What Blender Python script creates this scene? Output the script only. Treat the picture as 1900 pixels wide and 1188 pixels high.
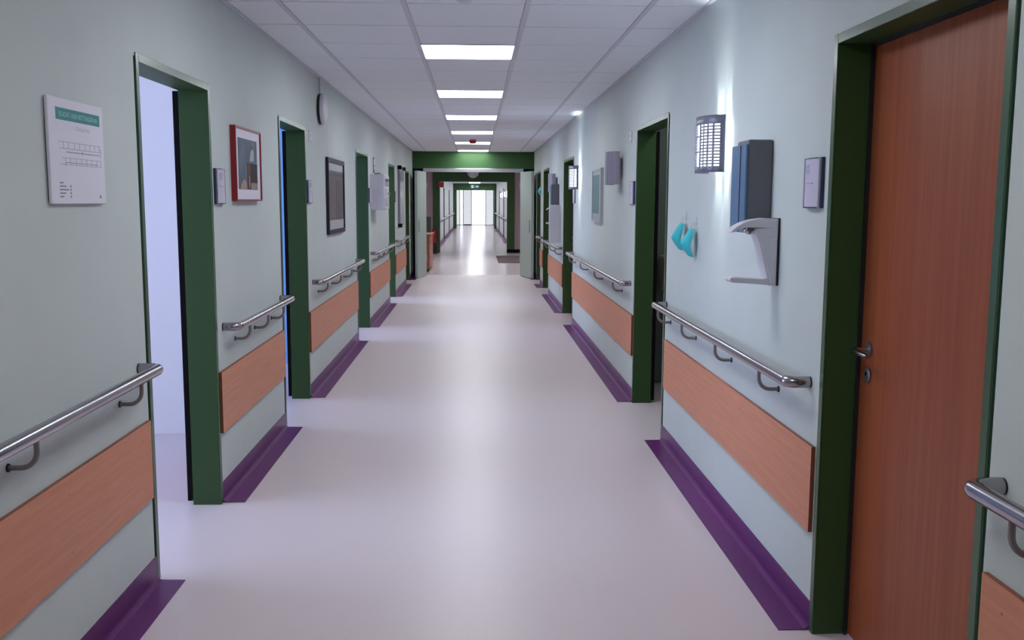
import bpy, bmesh, math, random
from mathutils import Vector, Matrix
random.seed(7)
PI = math.pi
scene = bpy.context.scene
COL = scene.collection
for o in list(bpy.data.objects):
    bpy.data.objects.remove(o)

# ------------------------------------------------------------------ camera
F_PX, PITCH, YAW, ROLL = 1769.6, 0.12360, 0.03837, 0.00420
cam = bpy.data.objects.new('camera', bpy.data.cameras.new('camera'))
COL.objects.link(cam)
cam.data.sensor_fit = 'HORIZONTAL'; cam.data.sensor_width = 36.0
cam.data.lens = 36.0 * F_PX / 1900.0
cam.data.clip_start = 0.05; cam.data.clip_end = 300
fw = Vector((math.sin(YAW)*math.cos(PITCH), math.cos(YAW)*math.cos(PITCH), -math.sin(PITCH)))
rt = Vector((math.cos(YAW), -math.sin(YAW), 0)); up = rt.cross(fw)
c_, s_ = math.cos(ROLL), math.sin(ROLL)
rt, up = c_*rt + s_*up, -s_*rt + c_*up
m = Matrix((rt, up, -fw)).transposed().to_4x4(); m.translation = Vector((0, 0, 1.5))
cam.matrix_world = m
scene.camera = cam

# ------------------------------------------------------------------ world and exposure
world = bpy.data.worlds.new('overcast_sky'); scene.world = world
world.use_nodes = True
bg = world.node_tree.nodes['Background']
bg.inputs['Color'].default_value = (0.58, 0.67, 1.0, 1)
bg.inputs['Strength'].default_value = 10.5
vs = scene.view_settings
vs.view_transform = 'Standard'; vs.look = 'None'; vs.gamma = 1.0; vs.use_curve_mapping = False
vs.exposure = 0.0
PANEL = 14.6          # ceiling panel luminance
SCONCE = 3.2          # lit wall lamp luminance

# ------------------------------------------------------------------ place
XL, XR, ZC, ZR = -1.265, 1.180, 2.489, 2.60     # wall planes, ceiling, room ceilings
TH = 0.135                                     # wall thickness
Y0, Y1 = -5.0, 19.40                           # corridor ends
T, TX, TY = 0.625, -0.361, 6.229               # ceiling grid

# ------------------------------------------------------------------ materials
MATS = {}
def mat(name, color, rough=0.5, metal=0.0, spec=0.5, noise=0.0, nscale=20, bump=0.0, bscale=200, emit=None, coat=0.0, rnoise=0.0):
    mt = bpy.data.materials.new(name); mt.use_nodes = True
    nt = mt.node_tree; b = nt.nodes['Principled BSDF']
    b.inputs['Base Color'].default_value = (*color, 1)
    b.inputs['Roughness'].default_value = rough
    b.inputs['Metallic'].default_value = metal
    b.inputs['Specular IOR Level'].default_value = spec
    b.inputs['Coat Weight'].default_value = coat
    tc = nt.nodes.new('ShaderNodeTexCoord')
    if noise or rnoise:
        n = nt.nodes.new('ShaderNodeTexNoise'); n.inputs['Scale'].default_value = nscale; n.inputs['Detail'].default_value = 4
        nt.links.new(tc.outputs['Object'], n.inputs['Vector'])
        if noise:
            r = nt.nodes.new('ShaderNodeValToRGB')
            r.color_ramp.elements[0].position = 0.3; r.color_ramp.elements[1].position = 0.7
            r.color_ramp.elements[0].color = (*[max(0, k*(1-noise)) for k in color], 1)
            r.color_ramp.elements[1].color = (*[min(1, k*(1+noise)) for k in color], 1)
            nt.links.new(n.outputs['Fac'], r.inputs['Fac']); nt.links.new(r.outputs['Color'], b.inputs['Base Color'])
        if rnoise:
            mr = nt.nodes.new('ShaderNodeMapRange')
            mr.inputs['To Min'].default_value = rough*(1-rnoise); mr.inputs['To Max'].default_value = rough*(1+rnoise)
            nt.links.new(n.outputs['Fac'], mr.inputs['Value']); nt.links.new(mr.outputs['Result'], b.inputs['Roughness'])
    if bump:
        n2 = nt.nodes.new('ShaderNodeTexNoise'); n2.inputs['Scale'].default_value = bscale; n2.inputs['Detail'].default_value = 2
        nt.links.new(tc.outputs['Object'], n2.inputs['Vector'])
        bp = nt.nodes.new('ShaderNodeBump'); bp.inputs['Strength'].default_value = bump; bp.inputs['Distance'].default_value = 0.002
        nt.links.new(n2.outputs['Fac'], bp.inputs['Height']); nt.links.new(bp.outputs['Normal'], b.inputs['Normal'])
    if emit:
        b.inputs['Emission Color'].default_value = (*emit[0], 1); b.inputs['Emission Strength'].default_value = emit[1]
    MATS[name] = mt
    return mt

def wood(name, dark, light, stretch, rough=0.45):
    mt = mat(name, dark, rough, spec=0.3)
    nt = mt.node_tree; b = nt.nodes['Principled BSDF']
    tc = nt.nodes.new('ShaderNodeTexCoord'); mp = nt.nodes.new('ShaderNodeMapping')
    mp.inputs['Scale'].default_value = stretch
    n = nt.nodes.new('ShaderNodeTexNoise'); n.inputs['Scale'].default_value = 1.0; n.inputs['Detail'].default_value = 6; n.inputs['Roughness'].default_value = 0.65
    r = nt.nodes.new('ShaderNodeValToRGB')
    r.color_ramp.elements[0].position = 0.32; r.color_ramp.elements[1].position = 0.68
    r.color_ramp.elements[0].color = (*dark, 1); r.color_ramp.elements[1].color = (*light, 1)
    nt.links.new(tc.outputs['Object'], mp.inputs['Vector']); nt.links.new(mp.outputs['Vector'], n.inputs['Vector'])
    nt.links.new(n.outputs['Fac'], r.inputs['Fac']); nt.links.new(r.outputs['Color'], b.inputs['Base Color'])
    return mt

def emission(name, color, strength):
    mt = bpy.data.materials.new(name); mt.use_nodes = True
    nt = mt.node_tree; nt.nodes.clear()
    e = nt.nodes.new('ShaderNodeEmission'); e.inputs['Color'].default_value = (*color, 1); e.inputs['Strength'].default_value = strength
    o = nt.nodes.new('ShaderNodeOutputMaterial'); nt.links.new(e.outputs[0], o.inputs[0])
    MATS[name] = mt; return mt

def thin_glass(name, tint):
    mt = bpy.data.materials.new(name); mt.use_nodes = True
    nt = mt.node_tree; nt.nodes.clear()
    t = nt.nodes.new('ShaderNodeBsdfTransparent'); t.inputs['Color'].default_value = (*tint, 1)
    g = nt.nodes.new('ShaderNodeBsdfGlossy'); g.inputs['Roughness'].default_value = 0.02
    f = nt.nodes.new('ShaderNodeFresnel'); f.inputs['IOR'].default_value = 1.45
    mx = nt.nodes.new('ShaderNodeMixShader'); o = nt.nodes.new('ShaderNodeOutputMaterial')
    nt.links.new(f.outputs[0], mx.inputs[0]); nt.links.new(t.outputs[0], mx.inputs[1]); nt.links.new(g.outputs[0], mx.inputs[2]); nt.links.new(mx.outputs[0], o.inputs[0])
    MATS[name] = mt; return mt

mat('wall', (0.565, 0.62, 0.61), 0.75, spec=0.3, noise=0.02, nscale=3, bump=0.25, bscale=260)
mat('tile_white', (0.83, 0.865, 0.91), 0.85, spec=0.2, noise=0.03, nscale=90, bump=0.3, bscale=180)
mat('bar_white', (0.62, 0.62, 0.68), 0.5)
mat('slab', (0.10, 0.10, 0.11), 0.9)
mat('floor_lino', (0.665, 0.575, 0.60), 0.34, spec=0.35, noise=0.025, nscale=160, bump=0.04, bscale=120, rnoise=0.15)
mat('floor_tile', (0.68, 0.59, 0.61), 0.20, spec=0.4, noise=0.05, nscale=30)
mat('purple', (0.125, 0.019, 0.137), 0.36, spec=0.3, noise=0.12, nscale=90)
mat('green', (0.034, 0.092, 0.036), 0.27, spec=0.7)
mat('green_lining', (0.036, 0.082, 0.026), 0.5, spec=0.3)
mat('green_wall', (0.028, 0.092, 0.022), 0.6, noise=0.05, nscale=4)
wood('board', (0.57, 0.225, 0.128), (0.65, 0.275, 0.165), (2.5, 60, 60))
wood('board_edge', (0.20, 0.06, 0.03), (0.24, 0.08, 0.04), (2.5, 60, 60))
wood('door_wood', (0.29, 0.073, 0.029), (0.37, 0.105, 0.045), (45, 45, 1.2), 0.38)
mat('steel', (0.40, 0.375, 0.405), 0.19, metal=1.0)
mat('steel_dark', (0.26, 0.23, 0.23), 0.4, metal=0.8)
mat('alu', (0.55, 0.55, 0.62), 0.35, metal=0.9)
mat('rubber', (0.012, 0.012, 0.014), 0.6)
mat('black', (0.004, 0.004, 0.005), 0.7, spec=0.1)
mat('white_plastic', (0.62, 0.61, 0.67), 0.35)
mat('white_paper', (0.75, 0.73, 0.83), 0.6)
mat('lilac_paper', (0.56, 0.52, 0.66), 0.5)
mat('teal_print', (0.03, 0.25, 0.25), 0.6)
mat('ink', (0.27, 0.28, 0.37), 0.7)
mat('ink_pale', (0.42, 0.43, 0.52), 0.7)
mat('mint_print', (0.40, 0.66, 0.66), 0.6)
mat('navy', (0.02, 0.025, 0.08), 0.35)
mat('red_frame', (0.24, 0.008, 0.013), 0.35)
mat('dark_frame', (0.030, 0.020, 0.036), 0.4, spec=0.2)
mat('pale_frame', (0.44, 0.47, 0.50), 0.4)
mat('art_slate', (0.115, 0.15, 0.20), 0.5, spec=0.12, noise=0.25, nscale=6)
mat('art_dark', (0.02, 0.018, 0.02), 0.5, spec=0.12)
mat('art_rust', (0.16, 0.05, 0.04), 0.5, spec=0.12, noise=0.3, nscale=12)
mat('art_skin', (0.38, 0.26, 0.22), 0.5, spec=0.12, noise=0.2, nscale=14)
mat('art_cloud', (0.34, 0.40, 0.45), 0.5, spec=0.12, noise=0.3, nscale=10)
mat('poster_grey', (0.11, 0.095, 0.11), 0.35, noise=0.35, nscale=5)
mat('poster_dark', (0.075, 0.062, 0.078), 0.35, noise=0.3, nscale=8)
mat('poster_brown', (0.135, 0.10, 0.10), 0.35, noise=0.3, nscale=6)
mat('poster_pale', (0.42, 0.43, 0.46), 0.4)
mat('poster_teal', (0.13, 0.24, 0.25), 0.5, noise=0.15, nscale=5)
mat('glass_board', (0.22, 0.225, 0.27), 0.12, noise=0.2, nscale=3)
mat('lamp_cover', (0.19, 0.195, 0.27), 0.42, metal=0.25)
mat('lamp_cover_plain', (0.30, 0.28, 0.37), 0.5, metal=0.1)
mat('towel_grey', (0.135, 0.14, 0.16), 0.5)
mat('towel_blue', (0.075, 0.15, 0.27), 0.35)
mat('mask_teal', (0.045, 0.52, 0.58), 0.7, bump=0.2, bscale=300)
mat('mask_loop', (0.55, 0.60, 0.62), 0.7)
mat('red', (0.35, 0.012, 0.014), 0.4)
mat('sign_green', (0.01, 0.14, 0.10), 0.5)
mat('leaf_grey', (0.42, 0.50, 0.46), 0.45)
mat('room_wall', (0.84, 0.83, 0.86), 0.8)
mat('room_blue_daylight', (0.26, 0.52, 0.95), 0.7)  # blue daylight put into the wall colour
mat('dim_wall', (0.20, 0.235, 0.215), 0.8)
mat('pink_wall', (0.42, 0.325, 0.335), 0.8)
mat('lens', (0.92, 0.92, 0.95), 0.06, emit=None)
mat('ceramic', (0.66, 0.66, 0.70), 0.2)
mat('mat_brown', (0.13, 0.09, 0.09), 0.95, noise=0.4, nscale=60)
mat('counter_wood', (0.36, 0.12, 0.06), 0.4)
mat('screen_grey', (0.08, 0.085, 0.10), 0.4)
mat('white_wall2', (0.74, 0.76, 0.78), 0.7)
emission('panel_light', (0.92, 0.95, 1.0), PANEL)
emission('sconce_light', (0.90, 0.97, 1.0), SCONCE)
emission('tube_light', (0.90, 0.97, 1.0), 14.0)
emission('added_lamp_glow', (0.92, 1.0, 1.0), 26.0)
thin_glass('pane_glass', (0.95, 0.97, 0.97))
thin_glass('mild_dim_glass', (0.62, 0.585, 0.51))  # tint added to dim the daylight and its glare on the floor
thin_glass('strong_dim_glass', (0.355, 0.335, 0.285))  # stronger tint, dimming of the side panes put into the glass colour

# ------------------------------------------------------------------ mesh helpers
class MB:
    def __init__(self): self.v = []; self.f = []
    def box(self, x0, x1, y0, y1, z0, z1):
        i = len(self.v)
        self.v += [(x, y, z) for z in (z0, z1) for y in (y0, y1) for x in (x0, x1)]
        self.f += [tuple(i+k for k in q) for q in ((0,2,3,1),(4,5,7,6),(0,1,5,4),(2,6,7,3),(0,4,6,2),(1,3,7,5))]
        return self
    def prism(self, prof, a0, a1, axis=0):
        """extrude a closed 2-D profile along an axis; prof gives the two other coordinates in order"""
        i = len(self.v); n = len(prof)
        for a in (a0, a1):
            for p in prof:
                q = list(p); q.insert(axis, a); self.v.append(tuple(q))
        self.f += [tuple(range(i, i+n)), tuple(range(i+2*n-1, i+n-1, -1))]
        self.f += [(i+k, i+n+k, i+n+(k+1) % n, i+(k+1) % n) for k in range(n)]
        return self
    def tube(self, pts, r, n=12, caps=True):
        pts = [Vector(p) for p in pts]; i = len(self.v); prev = None
        rr = r if isinstance(r, (list, tuple)) else [r]*len(pts)
        for k, p in enumerate(pts):
            d = (pts[min(k+1, len(pts)-1)] - pts[max(k-1, 0)]).normalized()
            if prev is None:
                a = Vector((0, 0, 1)) if abs(d.z) < 0.9 else Vector((1, 0, 0))
                u = d.cross(a).normalized()
            else:
                u = (prev - d*prev.dot(d)).normalized()
            prev = u; w = d.cross(u)
            for j in range(n):
                t = 2*PI*j/n
                self.v.append(tuple(p + rr[k]*(math.cos(t)*u + math.sin(t)*w)))
        for k in range(len(pts)-1):
            for j in range(n):
                a, b = i+k*n+j, i+k*n+(j+1) % n
                self.f.append((a, b, b+n, a+n))
        if caps:
            self.f.append(tuple(range(i+n-1, i-1, -1))); e = i+(len(pts)-1)*n
            self.f.append(tuple(range(e, e+n)))
        return self
    def cyl(self, p0, p1, r, n=20): return self.tube([p0, p1], r, n)
    def lathe(self, prof, n=28, axis='z', c=(0, 0, 0)):
        """prof: list of (radius, height); axis z or -y (out of a wall)"""
        i = len(self.v)
        for r, h in prof:
            for j in range(n):
                t = 2*PI*j/n
                if axis == 'z': self.v.append((c[0]+r*math.cos(t), c[1]+r*math.sin(t), c[2]+h))
                else: self.v.append((c[0]+r*math.cos(t), c[1]-h, c[2]+r*math.sin(t)))
        for k in range(len(prof)-1):
            for j in range(n):
                a, b = i+k*n+j, i+k*n+(j+1) % n
                self.f.append((a, b, b+n, a+n))
        self.f.append(tuple(range(i+n-1, i-1, -1))); e = i+(len(prof)-1)*n
        self.f.append(tuple(range(e, e+n)))
        return self
    def mesh(self, name, material, smooth=False, bevel=0.0, seg=2):
        me = bpy.data.meshes.new(name)
        me.from_pydata(self.v, [], self.f)
        bm = bmesh.new(); bm.from_mesh(me)
        bmesh.ops.recalc_face_normals(bm, faces=bm.faces)
        if bevel:
            bmesh.ops.bevel(bm, geom=[e for e in bm.edges if e.calc_face_angle(0) > 0.5], offset=bevel, segments=seg, affect='EDGES', profile=0.5, clamp_overlap=True)
        bm.to_mesh(me); bm.free()
        if smooth:
            me.polygons.foreach_set('use_smooth', [True]*len(me.polygons))
            me.set_sharp_from_angle(angle=math.radians(40))
        me.materials.append(MATS[material])
        return me
    def build(self, name, material, parent=None, loc=(0, 0, 0), rz=0.0, smooth=False, bevel=0.0, seg=2):
        o = bpy.data.objects.new(name, self.mesh(name, material, smooth, bevel, seg))
        COL.objects.link(o); o.location = loc; o.rotation_euler = (0, 0, rz); o.parent = parent
        return o

def box(*a): return MB().box(*a)
def tag(o, label, cat, group=None, kind=None):
    o['label'] = label; o['category'] = cat
    if group: o['group'] = group
    if kind: o['kind'] = kind
    return o
def empty(name, loc, rz=0.0):
    o = bpy.data.objects.new(name, None); COL.objects.link(o)
    o.location = loc; o.rotation_euler = (0, 0, rz); o.empty_display_size = 0.1
    return o
def struct(name, mb, material, label, cat, parent=None, **k):
    o = mb.build(name, material, parent, **k)
    return tag(o, label, cat, kind='structure')
def copy_tree(o, parent=None):
    c = o.copy(); COL.objects.link(c); c.parent = parent
    for ch in list(o.children): copy_tree(ch, c)
    return c
def text_mesh(name, body, size, material, parent, x, y, z, align='LEFT'):
    """flat lettering standing in the local x-z plane, facing local -y"""
    cu = bpy.data.curves.new(name, 'FONT'); cu.body = body; cu.size = size; cu.align_x = align; cu.resolution_u = 2
    tmp = bpy.data.objects.new(name, cu); COL.objects.link(tmp)
    me = bpy.data.meshes.new_from_object(tmp.evaluated_get(bpy.context.evaluated_depsgraph_get()))
    bpy.data.objects.remove(tmp)
    me.transform(Matrix.Rotation(PI/2, 4, 'X')); me.materials.clear(); me.materials.append(MATS[material])
    o = bpy.data.objects.new(name, me); COL.objects.link(o); o.parent = parent; o.location = (x, y, z)
    return o
# Wall things are modelled with their back on local y = 0, facing local -y, x to the reader's right.
def wall_at(side, y, z):
    return ((XL, y, z), PI/2) if side == 'L' else ((XR, y, z), -PI/2)

# ------------------------------------------------------------------ door and wall layout (y ranges)
DL = [(3.68, 4.67), (6.27, 7.235), (10.235, 11.37), (14.05, 15.05), (17.35, 18.30)]
DR = [(2.10, 3.17), (5.87, 7.035), (11.55, 12.83), (15.42, 16.64), (17.40, 18.40)]
DH = 2.045
def sections(doors, a, b):
    out = []; p = a
    for d0, d1 in doors: out.append((p, d0)); p = d1
    out.append((p, b)); return out
SL, SR = sections(DL, Y0, Y1), sections(DR, Y0, Y1)

# ------------------------------------------------------------------ floors, walls, ceilings
struct('floor', box(-5.2, 3.4, Y0-0.2, 19.6, -0.1, 0.0), 'floor_lino', 'pale pinkish linoleum floor of the near corridor', 'floor')
struct('floor', box(-3.6, 3.4, 19.6, 62.0, -0.1, 0.0), 'floor_tile', 'shiny pale floor of the hall and corridor beyond the green portal', 'floor')
def long_wall(name, x0, x1, secs, doors, ztop, label, material='wall'):
    b = MB()
    for a, c in secs: b.box(x0, x1, a, c, 0, ztop)
    for a, c in doors: b.box(x0, x1, a, c, DH-0.012, ztop)
    return struct(name, b, material, label, 'wall')
long_wall('wall_left', XL-TH, XL, [(a+(0.012 if i else 0), b-(0.012 if i < len(SL)-1 else 0)) for i, (a, b) in enumerate(SL)], [(a-0.012, b+0.012) for a, b in DL], ZR, 'pale green corridor wall with the evacuation plan')
long_wall('wall_right', XR, XR+TH, [(a+(0.012 if i else 0), b-(0.012 if i < len(SR)-1 else 0)) for i, (a, b) in enumerate(SR)], [(a-0.012, b+0.012) for a, b in DR], ZR, 'pale green corridor wall with the wall lamps')
struct('wall_back', box(XL-TH, XR+TH, Y0-0.2, Y0, 0, ZR), 'wall', 'pale green end wall of the near corridor', 'wall')
ceiling = struct('ceiling', box(XL-TH, XR+TH, Y0-0.2, Y1+0.2, ZC+0.03, ZC+0.12), 'slab', 'suspended tile ceiling of the near corridor', 'ceiling')
cols = [(XL+0.022, TX-T), (TX-T, TX), (TX, TX+T), (TX+T, TX+2*T), (TX+2*T, XR-0.022)]
BAR = 0.014
LIGHT_Y = [TY + 2.5*k for k in range(-2, 6)]
tile_me = []
for i, (a, b) in enumerate(cols):
    g0 = 0.0 if i == 0 else BAR; g1 = 0.0 if i == 4 else BAR
    tile_me.append(box(a+g0, b-g1, 0.009, T-0.009, 0.0, 0.018).mesh('ceiling_tile', 'tile_white', bevel=0.002, seg=1))
r0 = int(math.floor((Y0-TY)/T))+1; r1 = int((Y1-TY)/T)
for r in range(r0, r1):
    for i in range(5):
        y = TY + r*T
        if i == 2 and TY+r*T > 1.0 and r % 4 == 0: continue
        o = bpy.data.objects.new('ceiling_tile', tile_me[i]); COL.objects.link(o); o.parent = ceiling; o.location = (0, y, ZC+random.uniform(0, 0.0012))
yl = TY + r1*T
for i, (a, b) in enumerate(cols):
    for (p, q) in ((yl, Y1), (Y0, TY+r0*T)):
        if q-p > 0.02: box(a+BAR, b-BAR, p+0.003, q-0.003, ZC, ZC+0.018).build('ceiling_tile', 'tile_white', ceiling)
cross_me = box(XL+0.004, XR-0.004, -0.011, 0.011, 0.005, 0.018).mesh('cross_bar', 'bar_white')
for r in range(r0, r1+1):
    o = bpy.data.objects.new('cross_bar', cross_me); COL.objects.link(o); o.parent = ceiling; o.location = (0, TY+r*T, ZC)
for i in range(4):
    x = TX + (i-1)*T
    box(x-BAR+0.001, x+BAR-0.001, Y0, Y1, ZC-0.003, ZC+0.02).build('grid_bar', 'bar_white', ceiling)
for x, s in ((XL, 1), (XR, -1)):
    p = [(x, ZC+0.02), (x, ZC-0.004), (x+s*0.022, ZC-0.004), (x+s*0.022, ZC+0.02)]
    MB().prism(p, Y0, Y1, 1).build('edge_bar', 'bar_white', ceiling)

# rooms behind the left doors, lit through their windows
RX0 = -5.0
PART = [1.2, 6.11, 8.80, 12.95, 16.75]
struct('ceiling', box(RX0-0.2, XL-TH, 1.0, 17.0, ZR, ZR+0.1), 'room_wall', 'white ceiling of the rooms behind the left doors', 'ceiling')
for i, y in enumerate(PART):
    struct('wall_partition', box(RX0, XL-TH, y, y+0.12, 0, ZR), 'room_blue_daylight' if i == 2 else 'room_wall', ['white partition wall beside the first room', 'white wall seen through the doorway beside the evacuation plan', 'wall coloured for blue daylight, seen through the doorway beside the red-framed picture', 'white partition wall behind the dark-framed poster', 'white partition wall behind the clip-framed panel'][i], 'wall')
win = MB(); wy = []
for i in range(4):
    a, b = PART[i]+0.12, PART[i+1]
    w0, w1 = (a+b)/2-min(1.9, (b-a)/2-0.15), (a+b)/2+min(1.9, (b-a)/2-0.15)
    wy.append((w0, w1))
edges = [1.0]+[v for w in wy for v in w]+[17.0]
for k in range(0, len(edges), 2): win.box(RX0-0.2, RX0, edges[k], edges[k+1], 0, ZR)
for w0, w1 in wy: win.box(RX0-0.2, RX0, w0, w1, 0, 0.5).box(RX0-0.2, RX0, w0, w1, 2.5, ZR)
struct('wall_outer', win, 'room_wall', 'white outer wall of the rooms behind the left doors', 'wall')
for i, (w0, w1) in enumerate(wy):
    e = empty('window_%d' % (i+1), (RX0-0.1, (w0+w1)/2, 0.5)); tag(e, 'white framed window of the %s room behind the left wall' % ['first', 'second', 'third', 'fourth'][i], 'window', kind='structure')
    h = (w1-w0)/2; fr = MB()
    fr.box(-0.03, 0.03, -h, h, 0, 0.06).box(-0.03, 0.03, -h, h, 1.94, 2.0)
    for q in (-h, -0.03, h-0.06): fr.box(-0.03, 0.03, q, q+0.06, 0.06, 1.94)
    fr.build('window_frame', 'white_plastic', e)
    box(-0.004, 0.004, -h+0.06, -0.03, 0.06, 1.94).build('pane', 'pane_glass', e)
    box(-0.004, 0.004, 0.03, h-0.06, 0.06, 1.94).build('pane', 'pane_glass', e)
    la = bpy.data.lights.new('window_portal', 'AREA'); la.shape = 'RECTANGLE'; la.size = 2.0; la.size_y = w1-w0; la.cycles.is_portal = True
    lo = bpy.data.objects.new('window_portal', la); COL.objects.link(lo); lo.parent = e; lo.location = (-0.12, 0, 1.0); lo.rotation_euler = (0, -PI/2, 0)
# dim room behind the open right door
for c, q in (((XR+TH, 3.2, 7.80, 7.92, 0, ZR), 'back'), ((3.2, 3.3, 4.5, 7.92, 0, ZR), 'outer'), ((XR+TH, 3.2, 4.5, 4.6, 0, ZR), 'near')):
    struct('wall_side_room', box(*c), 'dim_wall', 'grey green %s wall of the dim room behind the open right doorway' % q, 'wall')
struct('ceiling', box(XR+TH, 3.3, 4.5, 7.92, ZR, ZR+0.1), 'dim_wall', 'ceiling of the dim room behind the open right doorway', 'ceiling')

# hall beyond the green portal
struct('wall_portal', MB().box(XL-TH, XR+TH, Y1, Y1+0.2, 2.155, ZR).box(XL-TH, -1.05, Y1+0.02, Y1+0.2, 0, 2.155).box(0.96, XR+TH, Y1+0.02, Y1+0.2, 0, 2.155), 'green_wall', 'green painted end wall with the wide double doorway', 'wall')
struct('wall_hall', MB().box(-3.6, -3.5, 19.6, 28.2, 0, 2.7).box(3.3, 3.4, 19.6, 28.2, 0, 2.7).box(-3.6, XL-TH, 19.5, 19.6, 0, 2.7).box(XR+TH, 3.4, 19.5, 19.6, 0, 2.7), 'pink_wall', 'pinkish side walls of the hall beyond the portal', 'wall')
struct('wall_far', MB().box(-3.5, -1.07, 28.2, 28.4, 0, 2.7).box(0.94, 3.3, 28.2, 28.4, 0, 2.7).box(-1.07, 0.94, 28.2, 28.4, 2.08, 2.7), 'pink_wall', 'pinkish wall at the back of the hall', 'wall')
struct('ceiling', box(-3.6, 3.4, 19.6, 28.4, 2.55, 2.65), 'tile_white', 'white ceiling of the hall beyond the portal', 'ceiling')
struct('trim_1', MB().box(-1.25, -1.05, 28.17, 28.45, 0, 2.45).box(0.925, 1.143, 28.17, 28.45, 0, 2.45).box(-1.05, 0.925, 28.17, 28.45, 2.072, 2.45), 'green_wall', 'green portal frame at the back of the hall', 'portal frame')
struct('baseboard_far', MB().box(1.143, 3.3, 28.18, 28.2, 0, 0.1).box(-3.5, -1.25, 28.18, 28.2, 0, 0.1).box(0.92, 1.16, 28.155, 28.17, 0, 0.1), 'black', 'black baseboard at the back of the hall', 'baseboard')
# second corridor
D2L = [(31.2, 32.3), (37.5, 38.6), (45.0, 46.1)]; D2R = [(33.2, 34.3), (39.0, 40.1), (46.5, 47.6)]
X2L, X2R = -1.25, 1.16
S2L, S2R = sections(D2L, 28.4, 61.0), sections(D2R, 28.4, 61.0)
long_wall('wall_left', X2L-TH, X2L, S2L, D2L, 2.7, 'white left wall of the far corridor', 'white_wall2')
long_wall('wall_right', X2R, X2R+TH, S2R, D2R, 2.7, 'white right wall of the far corridor', 'white_wall2')
struct('ceiling', box(X2L, X2R, 28.4, 61.2, 2.49, 2.6), 'tile_white', 'white ceiling of the far corridor', 'ceiling')
struct('trim_2', MB().box(X2L, -1.06, 53.6, 53.8, 0, 2.49).box(1.036, X2R, 53.6, 53.8, 0, 2.49).box(-1.06, 1.036, 53.6, 53.8, 2.12, 2.49), 'green_wall', 'green portal frame near the bright glass doors', 'portal frame')
for s, x, secs in (('left', X2L, S2L), ('right', X2R, S2R)):
    for a, b in secs:
        b = min(b, 53.6)
        if a >= b: continue
        g = 1 if s == 'left' else -1
        struct('baseboard_'+s, MB().prism([(x, 0), (x+g*0.11, 0), (x+g*0.11, 0.004), (x+g*0.005, 0.01), (x+g*0.005, 0.1), (x, 0.1)], a, b, 1), 'purple', 'purple baseboard along the %s wall of the far corridor' % s, 'baseboard')

# ------------------------------------------------------------------ baseboards of the near corridor
NAMES_L = ['the evacuation plan', 'the red-framed picture', 'the dark-framed poster', 'the white wall cabinet', 'the clip-framed panel', 'the left leaf of the double door']
NAMES_R = ['the sill of the closed brown door', 'the two teal masks', 'the pale green picture', 'the two farther grey wall boxes', 'the single teal mask', 'the right leaf of the double door']
for side, x, g, secs, nm in (('left', XL, 1, SL, NAMES_L), ('right', XR, -1, SR, NAMES_R)):
    for i, (a, b) in enumerate(secs):
        if b-a < 0.1: continue
        p = [(0, 0), (g*0.112, 0), (g*0.112, 0.003), (g*0.022, 0.0045), (g*0.012, 0.008), (g*0.006, 0.016), (g*0.004, 0.026), (g*0.004, 0.102), (0, 0.102)]
        struct('baseboard_'+side, MB().prism(p, -(b-a)/2, (b-a)/2, 1), 'purple', 'purple coved vinyl baseboard below '+nm[i], 'baseboard', loc=(x, (a+b)/2, 0))

# ------------------------------------------------------------------ doors
def lever(parent, x, y, z, sx, material='steel_dark'):
    """lever handle with rosette and key plate; sx = direction of the lever along local x"""
    h = MB().lathe([(0.0, 0.0), (0.026, 0.0), (0.026, 0.007), (0.012, 0.009), (0.0, 0.009)], 20, '-y', (x, y, z)).build('rosette', material, parent, smooth=True)
    MB().tube([(x, y, z), (x, y-0.045, z), (x+sx*0.006, y-0.058, z), (x+sx*0.02, y-0.062, z), (x+sx*0.13, y-0.062, z-0.003)], [0.009, 0.009, 0.010, 0.010, 0.008], 12).build('handle', 'steel', parent, smooth=True)
    MB().lathe([(0.0, 0.0), (0.026, 0.0), (0.026, 0.006), (0.022, 0.008), (0.0, 0.008)], 20, '-y', (x, y, z-0.085)).build('key_plate', material, parent, smooth=True)
    MB().cyl((x, y-0.007, z-0.08), (x, y-0.010, z-0.08), 0.006, 10).build('keyhole', 'black', parent)
    return h
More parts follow.
